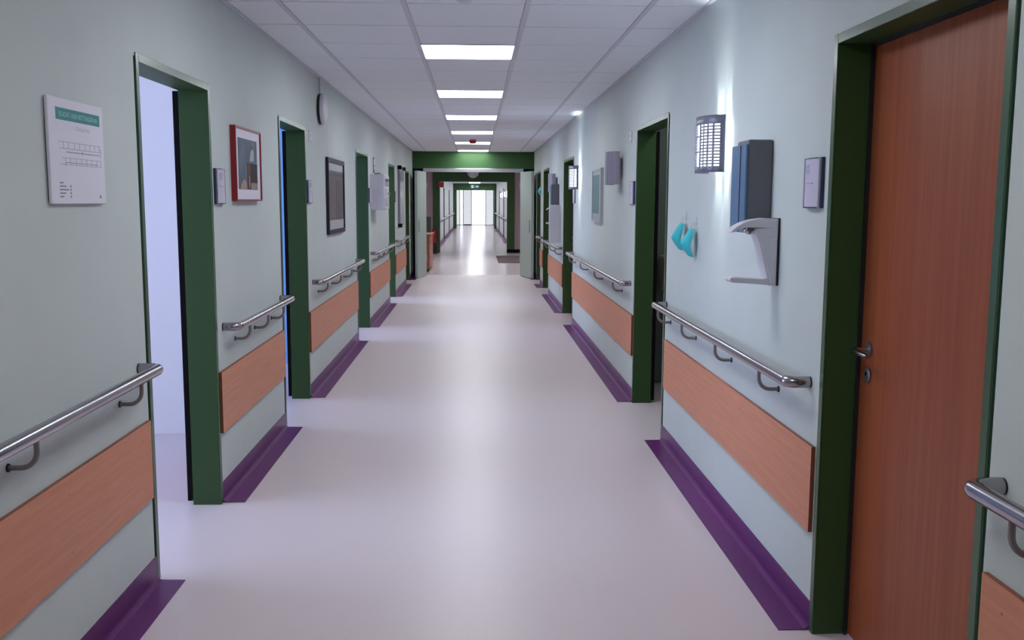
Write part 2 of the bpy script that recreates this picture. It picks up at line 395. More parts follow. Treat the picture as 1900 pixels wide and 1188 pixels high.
def door(n, side, y0, y1, mode, label, xp=None, handle_far=True, leafmat='door_wood'):
    w = y1-y0; (loc, rz) = wall_at(side, (y0+y1)/2, 0)
    if xp is not None: loc = (xp, loc[1], 0)
    e = empty('door_%d' % n, loc, rz); tag(e, label, 'door', kind='structure')
    h = w/2; fl = 0.032
    fr = MB()
    # flange on the corridor face, lining through the wall
    for a, b in ((-h, -h+fl), (h-fl, h)):
        fr.box(a, b, -0.005, 0.0, 0, DH)
    fr.box(-h+fl, h-fl, -0.005, 0.0, DH-fl, DH)
    fr.build('flange', 'green', e, bevel=0.0015, seg=1)
    li = MB()
    for a, b in ((-h+0.012, -h+fl), (h-fl, h-0.012)):
        li.box(a, b, 0.0, TH-0.001, 0, DH-fl)
    li.box(-h+0.012, h-0.012, 0.0, TH-0.001, DH-fl, DH-0.012)
    li.build('lining', 'green_lining', e)
    far = 1 if side == 'L' else -1          # local x direction of the far jamb
    if mode == 'closed':
        lf = box(-h+fl+0.003, h-fl-0.003, 0.118, 0.158, 0.008, DH-fl-0.003).build('leaf', leafmat, e)
        lever(lf, far*(h-fl-0.075), 0.118, 1.02, -far)
        MB().box(-h+fl, -h+fl+0.01, 0.105, 0.118, 0, DH-fl).box(h-fl-0.01, h-fl, 0.105, 0.118, 0, DH-fl).box(-h+fl+0.01, h-fl-0.01, 0.105, 0.118, DH-fl-0.01, DH-fl).build('seal', 'rubber', e)
    else:                                    # swung right round against the room side of the wall
        xa, xb = far*(h-fl+0.004), far*(h-fl+0.004+w*(0.86 if side == 'L' else 0.60))
        x0, x1 = min(xa, xb), max(xa, xb)
        lf = box(x0, x1, TH+0.004, TH+0.026, 0.02, DH-fl-0.003).build('leaf', leafmat, e)
        xe = xa-far*0.002
        box(min(xe, xa), max(xe, xa), TH+0.002, TH+0.026, 0.02, DH-fl-0.003).build('edge_strip', 'black', lf)
    return e
door(1, 'L', *DL[0], 'open', 'green framed open doorway to bright room beside the evacuation plan')
door(2, 'L', *DL[1], 'open', 'green framed open doorway between the red-framed picture and the dark-framed poster')
door(3, 'L', *DL[2], 'open', 'green framed doorway between the dark-framed poster and the white wall cabinet')
door(4, 'L', *DL[3], 'open', 'green framed doorway between the white wall cabinet and the clip-framed panel')
door(5, 'L', *DL[4], 'closed', 'green framed doorway between the clip-framed panel and the double door')
door(6, 'R', *DR[0], 'closed', 'closed brown wooden door in deep green steel frame')
door(7, 'R', *DR[1], 'open', 'green framed open doorway to dark room beside the two teal masks')
door(8, 'R', *DR[2], 'closed', 'deep green framed doorway behind the farther lit wall lamp')
door(9, 'R', *DR[3], 'closed', 'deep green framed doorway beside the farther grey towel dispenser')
door(10, 'R', *DR[4], 'closed', 'deep green framed doorway just before the right leaf of the double door')
k = 10
for s, xp, dd in (('L', X2L, D2L), ('R', X2R, D2R)):
    for j, d in enumerate(dd):
        k += 1
        door(k, s, *d, 'closed', '%s door on the %s wall of the far corridor' % (['first', 'second', 'third'][j], 'left' if s == 'L' else 'right'), xp=xp)

# double fire door, both leaves held open towards the corridor
dd = empty('double_door_frame', (0, Y1, 0)); tag(dd, 'silver topped frame of the wide double doorway under green header', 'door frame', kind='structure')
box(-1.05, 0.96, -0.05, 0.10, 2.085, 2.155).build('door_closer_rail', 'alu', dd, bevel=0.006)
box(-1.05, -1.02, 0.0, 0.2, 0, 2.085).build('jamb', 'steel_dark', dd); box(0.93, 0.96, 0.0, 0.2, 0, 2.085).build('jamb', 'steel_dark', dd)
box(XL+0.002, -1.05, 0.0, 0.02, 0, 2.15).build('shade_panel', 'black', dd); box(0.96, XR-0.002, 0.0, 0.02, 0, 2.15).build('shade_panel', 'black', dd)  # black colour stands in for the shade behind the open leaves
for nm, hx, ex, ey in (('left', -1.015, -1.150, 18.62), ('right', 0.925, 1.105, 18.57)):
    hy = Y1-0.055; ln = math.hypot(ex-hx, ey-hy); e = empty('fire_door_leaf', (hx, hy, 0), math.atan2(ey-hy, ex-hx))
    tag(e, 'pale grey fire door leaf standing open against the %s wall' % nm, 'door', 'double door leaves')
    g = 1 if nm == 'left' else -1        # the face turned to the corridor middle
    box(0, ln, -0.027, 0.027, 0.008, 2.085).build('leaf', 'leaf_grey', e, bevel=0.003, seg=1)
    box(ln-0.13, ln-0.10, g*0.027-0.004, g*0.027+0.004, 0.90, 1.14).build('pull_handle', 'rubber', e, bevel=0.003, seg=1)
    for z in (0.3, 1.75): MB().cyl((0.0, g*0.03, z), (0.0, g*0.03, z+0.12), 0.011, 10).build('hinge', 'alu', e)

# glass doors at the very end
e = empty('window_5', (0, 61.0, 0)); tag(e, 'bright glazed doors at the far end of the building', 'glass door', kind='structure')
fr = MB()
for x in (X2L, -1.03, -0.81, -0.29, 0.61, X2R-0.05): fr.box(x, x+0.05, 0, 0.06, 0, 2.44)
fr.box(X2L, X2R, 0, 0.06, 2.44, 2.49).box(X2L, X2R, 0, 0.06, 0.0, 0.03)
fr.build('frame', 'alu', e)
for a, b, gm in ((X2L+0.05, -1.03, 'strong_dim_glass'), (-0.98, -0.81, 'mild_dim_glass'), (-0.76, -0.29, 'strong_dim_glass'), (-0.24, 0.61, 'mild_dim_glass'), (0.66, X2R-0.05, 'strong_dim_glass')): box(a, b, 0.025, 0.035, 0.03, 2.44).build('pane', gm, e)
la = bpy.data.lights.new('door_portal', 'AREA'); la.shape = 'RECTANGLE'; la.size = 2.4; la.size_y = 2.4; la.cycles.is_portal = True
lo = bpy.data.objects.new('door_portal', la); COL.objects.link(lo); lo.parent = e; lo.location = (-0.045, 0.1, 1.22); lo.rotation_euler = (-PI/2, 0, 0)
tag(box(-0.74, -0.30, -0.12, -0.02, 0, 0.06).build('threshold_strip', 'purple', None, (0, 61.0, 0)), 'short purple strip at the foot of the bright glazed doors', 'floor strip')

# ------------------------------------------------------------------ ceiling lights
ORD = ['first', 'second', 'third', 'fourth', 'fifth', 'sixth', 'seventh', 'eighth', 'ninth', 'tenth', 'eleventh']
def ceiling_light(y, z, label, group, x=TX):
    e = empty('ceiling_light', (x+T/2, y+T/2, z)); tag(e, label, 'ceiling light', group)
    h = T/2; f = 0.016; m0 = MB()
    m0.box(-h+0.004, h-0.004, -h+0.004, -h+f, -0.004, 0.02).box(-h+0.004, h-0.004, h-f, h-0.004, -0.004, 0.02)
    m0.box(-h+0.004, -h+f, -h+f, h-f, -0.004, 0.02).box(h-f, h-0.004, -h+f, h-f, -0.004, 0.02)
    m0.build('frame', 'bar_white', e)
    box(-h+f, h-f, -h+f, h-f, 0.0, 0.016).build('diffuser', 'panel_light', e)
for i, y in enumerate(reversed(LIGHT_Y)):
    ceiling_light(y, ZC, 'square glowing ceiling panel, %s one counted from the green portal wall' % ORD[i], 'ceiling panels of the near corridor')
for i, y in enumerate((30.2, 32.7, 35.2, 37.7, 40.2, 42.7, 45.2, 47.7, 50.2, 52.4, 57.0)):  # panel right before the green portal frame is added to brighten it
    ceiling_light(y, 2.487, 'glowing ceiling panel of the far corridor, %s one beyond the hall' % ORD[i], 'ceiling panels of the far corridor')

for i, y in enumerate((20.6, 22.6, 24.6)):  # unseen panels added to brighten the hall
    for j, x in enumerate((TX-T, TX+T)):
        ceiling_light(y, 2.545, 'added unseen ceiling panel of the hall, %s row beyond the green portal wall, %s side' % (ORD[i], ('counter', 'mat')[j]), 'added ceiling panels of the hall', x)

# red sounder and smoke detector on the ceiling
e = empty('alarm_sounder', (-0.045, 15.45, ZC)); tag(e, 'small red alarm sounder on the ceiling between two glowing panels', 'alarm')
MB().lathe([(0.0, 0.0), (0.05, 0.0), (0.05, -0.02), (0.0, -0.02)], 20).build('base', 'bar_white', e, smooth=True)
MB().lathe([(0.0, -0.02), (0.055, -0.02), (0.055, -0.06), (0.045, -0.075), (0.0, -0.078)], 20).build('housing', 'red', e, smooth=True)
e = empty('smoke_detector', (-0.055, 4.77, ZC)); tag(e, 'small round smoke detector on the ceiling tiles', 'smoke detector')
MB().lathe([(0.0, 0.0), (0.045, 0.0), (0.045, -0.015), (0.0, -0.015)], 24).build('base', 'rubber', e, smooth=True)
MB().lathe([(0.0, -0.015), (0.04, -0.016), (0.036, -0.03), (0.02, -0.036), (0.0, -0.037)], 24).build('cover', 'white_plastic', e, smooth=True)

# ------------------------------------------------------------------ handrails and bumper boards
def arc(c, r, a0, a1, n, pl):
    out = []
    for i in range(n+1):
        a = a0+(a1-a0)*i/n; u, v = r*math.cos(a), r*math.sin(a)
        out.append((c[0]+u, c[1]+v, c[2]) if pl == 'xy' else (c[0], c[1]+u, c[2]+v))
    return out
def handrail(side, y0, y1, brackets, label, xp=None, z=0.872):
    w = y1-y0; h = w/2; (loc, rz) = wall_at(side, (y0+y1)/2, z)
    if xp is not None: loc = (xp, loc[1], loc[2])
    e = empty('handrail', loc, rz); tag(e, label, 'handrail', 'steel handrails along the corridor walls')
    off, rb, r = 0.080, 0.034, 0.021
    x = h-r
    pts = [(-x, -0.006, 0)] + arc((-x+rb, -off+rb, 0), rb, PI, 1.5*PI, 6, 'xy') + arc((x-rb, -off+rb, 0), rb, -PI/2, 0, 6, 'xy') + [(x, -0.006, 0)]
    MB().tube(pts, r, 16).build('tube', 'steel', e, smooth=True)
    for s in (-1, 1): MB().cyl((s*x, 0, 0), (s*x, -0.008, 0), r*0.93, 16).build('end_cap', 'rubber', e)
    me = None
    for by in brackets:
        bx = (by-(y0+y1)/2)*(1 if side == 'L' else -1)
        if me is None:
            me = MB().tube([(0, -off, -0.017), (0, -off, -0.048)] + arc((0, -off+0.045, -0.048), 0.045, PI, 1.5*PI, 7, 'yz') + [(0, 0, -0.093)], 0.0075, 10).mesh('bracket', 'steel_dark', True)
        o = bpy.data.objects.new('bracket', me); COL.objects.link(o); o.parent = e; o.location = (bx, 0, 0)
        MB().cyl((0, -0.004, -0.093), (0, 0, -0.093), 0.012, 12).build('wall_plate', 'rubber', o)
def rng(a, b, n): return [a+(b-a)*i/(n-1) for i in range(n)]
handrail('L', 0.2, 3.60, [0.93, 1.75, 2.56, 3.376], 'stainless steel handrail on the wall below the evacuation plan')
handrail('L', 4.765, 6.215, [5.017, 5.461, 5.91], 'short stainless steel handrail on the wall below the red-framed picture')
handrail('L', 7.42, 10.17, rng(7.68, 9.93, 4), 'stainless steel handrail on the wall below the dark-framed poster')
handrail('L', 11.55, 13.98, rng(11.8, 13.75, 4), 'stainless steel handrail on the wall below the white wall cabinet')
handrail('L', 15.15, 17.28, rng(15.4, 17.05, 3), 'stainless steel handrail on the wall below the clip-framed panel')
handrail('R', 0.1, 2.05, [0.45, 1.15, 1.85], 'stainless steel handrail beside the hinge side of the closed brown door')
handrail('R', 3.25, 5.84, [3.613, 4.30, 5.014, 5.682], 'stainless steel handrail on the wall below the two teal masks')
handrail('R', 7.18, 11.49, rng(7.6, 11.2, 4), 'long stainless steel handrail on the wall below the pale green picture', z=0.885)
handrail('R', 12.95, 15.36, rng(13.2, 15.1, 3), 'stainless steel handrail on the wall below the farther grey towel dispenser')
handrail('R', 16.72, 17.32, [16.85, 17.2], 'very short stainless steel handrail on the wall below the single teal mask')
for s, xp, secs in (('L', X2L, S2L), ('R', X2R, S2R)):
    for j, (a, b) in enumerate(secs):
        b = min(b, 53.5)
        handrail(s, a+0.15, b-0.1, rng(a+0.5, b-0.5, 4), 'stainless steel handrail of the far corridor, %s one along its %s wall' % (ORD[j], 'left' if s == 'L' else 'right'), xp=xp)
def bumper(side, y0, y1, label, screws=True, xp=None):
    w = y1-y0; h = w/2; (loc, rz) = wall_at(side, (y0+y1)/2, 0.352)
    if xp is not None: loc = (xp, loc[1], loc[2])
    e = empty('bumper_board', loc, rz); tag(e, label, 'wall board', 'wooden bumper boards')
    b = MB().box(-h, h, -0.015, -0.001, 0, 0.306)
    o = b.build('board', 'board', e)
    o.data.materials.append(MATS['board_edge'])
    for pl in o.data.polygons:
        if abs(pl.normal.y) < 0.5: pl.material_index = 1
    if screws:
        me = None; n = max(2, int(round(w/0.75))+1)
        for i in range(n):
            for z in (0.06, 0.245):
                if me is None: me = MB().cyl((0, -0.014, 0), (0, -0.0157, 0), 0.0036, 10).mesh('screw', 'steel_dark')
                s = bpy.data.objects.new('screw', me); COL.objects.link(s); s.parent = e
                s.location = (-h+0.09+(w-0.18)*i/(n-1), 0, z)
bumper('L', 0.2, 3.645, 'orange brown wooden bumper board below the evacuation plan')
bumper('L', 4.68, 6.24, 'orange brown wooden bumper board below the red-framed picture')
bumper('L', 7.245, 10.20, 'orange brown wooden bumper board below the dark-framed poster')
bumper('L', 11.39, 14.03, 'orange brown wooden bumper board below the white wall cabinet')
bumper('L', 15.08, 17.32, 'orange brown wooden bumper board below the clip-framed panel')
bumper('R', 0.1, 2.065, 'orange brown wooden bumper board beside the hinge side of the closed brown door')
bumper('R', 3.19, 5.80, 'orange brown wooden bumper board below the two teal masks')
bumper('R', 7.05, 11.53, 'long orange brown wooden bumper board below the pale green picture')
bumper('R', 12.85, 15.39, 'orange brown wooden bumper board below the farther grey towel dispenser')
bumper('R', 16.66, 17.38, 'very short orange brown wooden bumper board below the single teal mask', False)

# ------------------------------------------------------------------ left wall things
# evacuation plan
loc, rz = wall_at('L', 3.10, 1.487)
e = empty('evacuation_plan', loc, rz); tag(e, 'white evacuation plan board with teal banner on the wall', 'notice board')
box(-0.208, 0.208, -0.014, -0.004, 0, 0.318).build('board', 'white_paper', e, bevel=0.002, seg=1)
box(-0.200, 0.200, -0.004, 0, 0.008, 0.31).build('backing', 'rubber', e)
yy = -0.0146
box(-0.155, 0.178, yy, -0.0139, 0.253, 0.289).build('banner', 'teal_print', e)
text_mesh('banner_lettering', 'FLUCHT- UND RETTUNGSPLAN', 0.0205, 'mint_print', e, 0.0115, yy-0.0004, 0.2635, 'CENTER')
text_mesh('subtitle', '1. Obergeschoss', 0.019, 'ink_pale', e, 0.03, yy, 0.228, 'CENTER')
pl = MB()
def ln(x0, z0, x1, z1, t=0.0009):
    if x0 == x1: pl.box(x0-t, x0+t, yy, -0.0139, min(z0, z1), max(z0, z1))
    else: pl.box(min(x0, x1), max(x0, x1), yy, -0.0139, z0-t, z0+t)
ln(-0.14, 0.188, 0.18, 0.188); ln(-0.14, 0.168, 0.165, 0.168); ln(-0.14, 0.120, 0.17, 0.120); ln(-0.12, 0.14, 0.18, 0.14)
for x in (-0.11, -0.075, -0.03, 0.01, 0.05, 0.09, 0.13, 0.165): ln(x, 0.168, x, 0.188); ln(x+0.01, 0.12, x+0.01, 0.14)
pl.build('plan_lines', 'ink_pale', e)
pl = MB(); ln(-0.09, 0.158, 0.165, 0.158, 0.0013); ln(-0.1, 0.126, 0.15, 0.126, 0.001); ln(-0.10, 0.117, -0.10, 0.126, 0.0015); ln(0.03, 0.155, 0.03, 0.166, 0.0015); ln(0.175, 0.15, 0.175, 0.18, 0.0012)
for i, w in enumerate((0.026, 0.045, 0.062, 0.04, 0.026)):
    z = 0.062-i*0.0105
    pl.box(-0.15, -0.15+w, yy, -0.0139, z, z+0.0045)
    if i: pl.box(-0.076, -0.068, yy, -0.0139, z-0.001, z+0.0055)
pl.box(0.155, 0.166, yy, -0.0139, 0.018, 0.028)
pl.build('plan_print', 'ink', e)

def door_sign(side, yc, label, w=0.165, h=0.172, z=1.482):
    loc, rz = wall_at(side, yc, z); e = empty('door_sign', loc, rz); tag(e, label, 'door sign', 'door signs')
    a = w/2
    prof = [(-a, 0), (-a, -0.010)] + [(-a+w*i/8, -0.010-0.012*math.sin(PI*i/8)) for i in range(1, 8)] + [(a, -0.010), (a, 0)]
    MB().prism([(x, y) for x, y in prof], 0, h, 2).build('holder', 'navy', e, smooth=True)
    b = a*0.80
    n = 8; mb = MB()
    def yb(x): return -0.0115-0.012*math.sin(PI*(x+a)/w)
    prof = [(-b+2*b*i/n, yb(-b+2*b*i/n)-0.0012) for i in range(n+1)] + [(b-2*b*i/n, yb(b-2*b*i/n)+0.001) for i in range(n+1)]
    mb.prism(prof, 0.004, h-0.004, 2).build('paper_insert', 'lilac_paper', e, smooth=True)
    for x in (-a+0.010, a-0.010): box(x-0.0045, x+0.0045, yb(x)-0.004, yb(x)+0.004, 0.0, h).build('clamp_strip', 'alu', e)
    p = MB()
    for i in range(4): p.box(-b*0.62, 0.0, yb(0)-0.0024, yb(0)+0.004, h*0.70+i*0.008, h*0.70+i*0.008+0.004)
    p.box(-b*0.7, b*0.45, yb(0)-0.0024, yb(0)+0.004, h*0.49, h*0.505)
    p.build('print', 'ink_pale', e)
door_sign('L', 4.785, 'small curved door sign beside the red-framed picture')
door_sign('L', 7.335, 'small curved door sign between the second doorway and the dark-framed poster')
door_sign('L', 11.50, 'small curved door sign beside the white wall cabinet')
door_sign('L', 15.17, 'small curved door sign beside the clip-framed panel')
door_sign('R', 3.30, 'small curved door sign between the closed brown door and the nearer sanitizer dispenser')
door_sign('R', 7.16, 'small curved door sign between the dark doorway and the unlit wall lamp')
door_sign('R', 11.40, 'small curved door sign just below the farther lit wall lamp')

def frame(e, w, h, t, d, material):
    a = w/2
    MB().box(-a, -a+t, -d, 0, 0, h).box(a-t, a, -d, 0, 0, h).box(-a+t, a-t, -d, 0, 0, t).box(-a+t, a-t, -d, 0, h-t, h).build('frame', material, e)
# red framed picture
loc, rz = wall_at('L', 5.335, 1.497); e = empty('framed_picture', loc, rz); tag(e, 'red-framed picture with white mat between two doorways', 'picture', 'framed pictures')
w, h = 0.585, 0.390
frame(e, w, h, 0.009, 0.030, 'red_frame')
box(-w/2+0.009, w/2-0.009, -0.022, -0.002, 0.009, h-0.009).build('mat_board', 'white_paper', e)
art = box(-0.225, 0.205, -0.0235, -0.0215, 0.062, 0.332).build('print', 'art_slate', e)
yb0, yb1 = -0.0245, -0.023
box(-0.03, 0.205, yb0, yb1, 0.095, 0.205).build('dark_shape', 'art_dark', art)
box(-0.03, 0.035, yb0-0.0005, yb1, 0.066, 0.202).build('rust_shape', 'art_rust', art)
MB().prism([(-0.20, 0.064), (-0.05, 0.064), (-0.06, 0.10), (-0.10, 0.118), (-0.16, 0.10)], yb0, yb1, 1).build('pale_shape', 'art_skin', art)
box(0.05, 0.205, yb0-0.0005, yb1, 0.064, 0.1).build('pale_shape', 'art_skin', art)
MB().prism([(0.02, 0.215), (0.12, 0.22), (0.135, 0.26), (0.11, 0.29), (0.05, 0.27)], yb0, yb1, 1).build('cloud_shape', 'art_cloud', art)
MB().prism([(0.07, 0.30), (0.12, 0.302), (0.12, 0.322), (0.075, 0.32)], yb0, yb1, 1).build('pale_shape', 'art_skin', art)
box(-0.002, 0.014, yb0-0.001, yb1, 0.075, 0.135).build('white_shape', 'art_cloud', art)
# dark framed poster
loc, rz = wall_at('L', 8.69, 1.212); e = empty('framed_poster', loc, rz); tag(e, 'large dark-framed poster with grey picture above the handrail', 'picture', 'framed pictures')
w, h = 1.0, 0.655
frame(e, w, h, 0.038, 0.025, 'dark_frame')
box(-w/2+0.038, w/2-0.038, -0.014, -0.002, 0.038, h-0.038).build('mat_board', 'poster_pale', e)
art = box(-w/2+0.05, w/2-0.05, -0.0155, -0.0135, 0.12, h-0.105).build('print', 'poster_grey', e)
box(0.0, 0.28, -0.0162, -0.015, 0.12, 0.47).build('dark_shape', 'poster_dark', art); box(-0.32, -0.03, -0.0162, -0.015, 0.12, 0.40).build('brown_shape', 'poster_brown', art); box(-0.45, 0.45, -0.0162, -0.015, 0.505, 0.53).build('dark_band', 'poster_dark', art)
# clip framed panel
loc, rz = wall_at('L', 16.17, 1.095); e = empty('clip_frame', loc, rz); tag(e, 'tall glass clip-framed panel near the double door', 'picture', 'framed pictures')
box(-0.47, 0.47, -0.035, 0, 0, 0.96).build('panel', 'glass_board', e, bevel=0.003, seg=1)
box(-0.44, 0.44, -0.037, -0.034, 0.05, 0.91).build('print', 'glass_board', e)
for x, z in ((-0.43, 0.92), (0.43, 0.92), (-0.43, -0.02)): MB().box(x-0.06, x+0.06, -0.065, 0, z, z+0.06).build('clip', 'black', e, bevel=0.008)
# round fixture
loc, rz = wall_at('L', 7.91, 2.235); e = empty('wall_loudspeaker', loc, rz); tag(e, 'round white disc fixture with dark rim hung high near ceiling', 'wall fixture')
MB().lathe([(0.0, 0.0), (0.118, 0.0), (0.122, 0.012), (0.122, 0.024), (0.0, 0.024)], 36, '-y').build('housing', 'rubber', e, smooth=True)
MB().lathe([(0.0, 0.024), (0.124, 0.024), (0.124, 0.040), (0.112, 0.052), (0.08, 0.058), (0.0, 0.060)], 36, '-y').build('front', 'white_plastic', e, smooth=True)
MB().tube([(0, -0.012, 0.12), (0, -0.010, 0.16), (0, -0.008, ZC-2.235)], 0.006, 8).build('cable', 'pale_frame', e, smooth=True)
# nurse call lights
for side, y, lb in (('L', 7.435, 'tiny clear call light with two glints below the round disc fixture'), ('R', 7.30, 'tiny clear call light above door sign beside the dark doorway')):
    loc, rz = wall_at(side, y, 1.945); e = empty('call_light', loc, rz); tag(e, lb, 'call light', 'call lights')
    box(-0.035, 0.035, -0.006, 0, 0, 0.09).build('plate', 'wall', e, bevel=0.002, seg=1)
    for z in (0.025, 0.068): MB().lathe([(0.0, 0.005), (0.013, 0.006), (0.011, 0.014), (0.005, 0.018), (0.0, 0.019)], 14, '-y', (0, 0, z)).build('lens', 'lens', e, smooth=True)
# green sign and white cabinet
loc, rz = wall_at('L', 12.03, 1.85); e = empty('safety_sign', loc, rz); tag(e, 'small dark green sign above the white wall cabinet', 'sign')
box(-0.065, 0.065, -0.006, 0, 0, 0.185).build('plate', 'sign_green', e)
MB().prism([(-0.05, 0.07), (0.0, 0.02), (0.05, 0.07)], -0.0075, -0.0055, 1).build('arrow', 'white_paper', e)
MB().prism([(-0.05, 0.09), (0.05, 0.09), (0.05, 0.165), (-0.05, 0.165)], -0.0075, -0.0055, 1).build('pictogram', 'white_paper', e)
loc, rz = wall_at('L', 11.905, 1.392); e = empty('wall_cabinet', loc, rz); tag(e, 'white box-shaped wall cabinet beside the third doorway', 'cabinet')
box(-0.285, 0.285, -0.165, 0, 0, 0.43).build('body', 'white_plastic', e, bevel=0.006)
dr = box(-0.27, 0.27, -0.176, -0.166, 0.012, 0.418).build('door', 'white_plastic', e, bevel=0.003, seg=1)
for a in (0.05, 0.17, 0.29): box(-0.22, 0.22, -0.180, -0.176, a, a+0.085).build('window', 'glass_board', dr)
MB().cyl((0.2, -0.176, 0.2), (0.2, -0.196, 0.2), 0.014, 12).build('knob', 'steel', dr)
box(-0.1, 0.06, -0.10, -0.03, 0.43, 0.445).build('top_latch', 'rubber', e)

# ------------------------------------------------------------------ wall lamps on the right wall
def wall_lamp(y, lit, label):
    loc, rz = wall_at('R', y, 1.640); e = empty('wall_lamp', loc, rz); tag(e, label, 'wall lamp', 'bowed metal wall lamps')
    A, D, OFF, H = 0.147, 0.095, 0.030, 0.262
    def P(t, z, k=1.0):      # t from 0 (far edge, local -x) to 1 (near edge)
        a = PI*(1-t); return (A*k*math.cos(a), -OFF-D*k*(max(0.0, math.sin(a))**0.75), z)
    if lit:
        near = [('s', 0.586), ('c', 0.618), ('s', 0.671), ('c', 0.688), ('s', 0.748), ('c', 0.775), ('s', 0.840), ('c', 0.871), ('s', 0.949), ('e', 1.0)]
        tb = [('s', 0.0), ('c', 0.051), ('s', 0.129), ('c', 0.160), ('s', 0.225), ('c', 0.252), ('s', 0.312), ('c', 0.329), ('s', 0.382), ('w', 0.414)] + near
        zb = [0.0, 0.028]; pitch = (H-0.062)/14
        for r in range(14): zb += [0.028+r*pitch+pitch*0.55, 0.028+(r+1)*pitch]
        zb += [H]
        mb = MB(); idx = {}
        def vid(t, z):
            key = (round(t, 4), round(z, 4))
            if key not in idx: idx[key] = len(mb.v); mb.v.append(P(t, z))
            return idx[key]
        for (ty, ta), (_, tz) in zip(tb[:-1], tb[1:]):
            sub = 3 if tz-ta > 0.05 else 2
            for si in range(sub):
                t0, t1 = ta+(tz-ta)*si/sub, ta+(tz-ta)*(si+1)/sub
                for j in range(len(zb)-1):
                    row = (j-1)//2; slot = 1 <= j <= 28 and (j-1) % 2 == 0; gap = 1 <= j <= 28 and (j-1) % 2 == 1
                    hole = (ty == 'c' and slot) or (ty == 'w' and (slot or (gap and row not in (4, 9, 13))))
                    if not hole: mb.f.append((vid(t0, zb[j]), vid(t1, zb[j]), vid(t1, zb[j+1]), vid(t0, zb[j+1])))
        o = mb.build('perforated_cover', 'lamp_cover', e, smooth=True)
        sm = o.modifiers.new('thickness', 'SOLIDIFY'); sm.thickness = 0.0025; sm.offset = 0
        n = 24; mb = MB()
        prof = [P(i/n, 0, 0.90)[:2] for i in range(n+1)]
        mb.prism(prof+[(0.9*A, -0.034), (-0.9*A, -0.034)], 0.012, H-0.012, 2).build('diffuser', 'sconce_light', e, smooth=True)
        for sx in (-0.125, 0.125): MB().cyl((sx, -0.014, 0.02), (sx, -0.014, H-0.02), 0.007, 10).build('lamp_tube', 'tube_light', e, smooth=True)
        # the lamp's own tubes throw light up and down the wall
        for sx in (-0.06, 0.105):
            for d in (1, -1):
                la = bpy.data.lights.new('lamp_beam', 'SPOT'); la.energy = 24.0 if d > 0 else 17.0; la.color = (0.88, 0.97, 1.0)
                la.spot_size = math.radians(50); la.spot_blend = 0.9; la.shadow_soft_size = 0.012
                lo = bpy.data.objects.new('lamp_beam', la); COL.objects.link(lo); lo.parent = e
                lo.location = (sx, -0.022, H*0.5)
                lo.rotation_euler = (PI - 0.03, 0, 0) if d > 0 else (0.03, 0, 0)
    else:
        n = 26; mb = MB()
        outer = [P(i/n, 0)[:2] for i in range(n+1)]; inner = [P(1-i/n, 0, 0.96)[:2] for i in range(n+1)]
        mb.prism(outer+inner, 0.0, H, 2).build('cover', 'lamp_cover_plain', e, smooth=True)
        a, b = P(0.66, 0, 1.012), P(0.675, 0, 1.012)
        MB().prism([a[:2], b[:2], P(0.675, 0, 0.99)[:2], P(0.66, 0, 0.99)[:2]], 0.004, H-0.004, 2).build('seam', 'lamp_cover', e)
        prof = [P(i/n, 0, 0.85)[:2] for i in range(n+1)]
        MB().prism(prof, 0.03, H-0.03, 2).build('diffuser', 'white_plastic', e, smooth=True)
    box(-0.03, 0.04, -0.032, 0, 0.05, H-0.05).build('back_plate', 'alu', e)
    for z in (0.06, H-0.07): box(-A+0.004, A-0.004, -0.034, -0.031, z, z+0.01).build('bracket', 'lamp_cover', e)
    return e
wall_lamp(4.575, True, 'lit perforated wall lamp above the two teal masks')
wall_lamp(7.82, False, 'unlit grey wall lamp beside the pale green picture')
wall_lamp(10.88, True, 'lit perforated wall lamp beside deep green doorway, beyond the pale green picture')
wall_lamp(13.98, False, 'unlit grey wall lamp behind the farther grey towel dispenser')
for y, o1 in ((35.6, 'nearer'), (41.5, 'farther')):
    e = wall_lamp(y, True, 'bright wall lamp in the far corridor, %s one of two' % o1); e.location.x = X2R

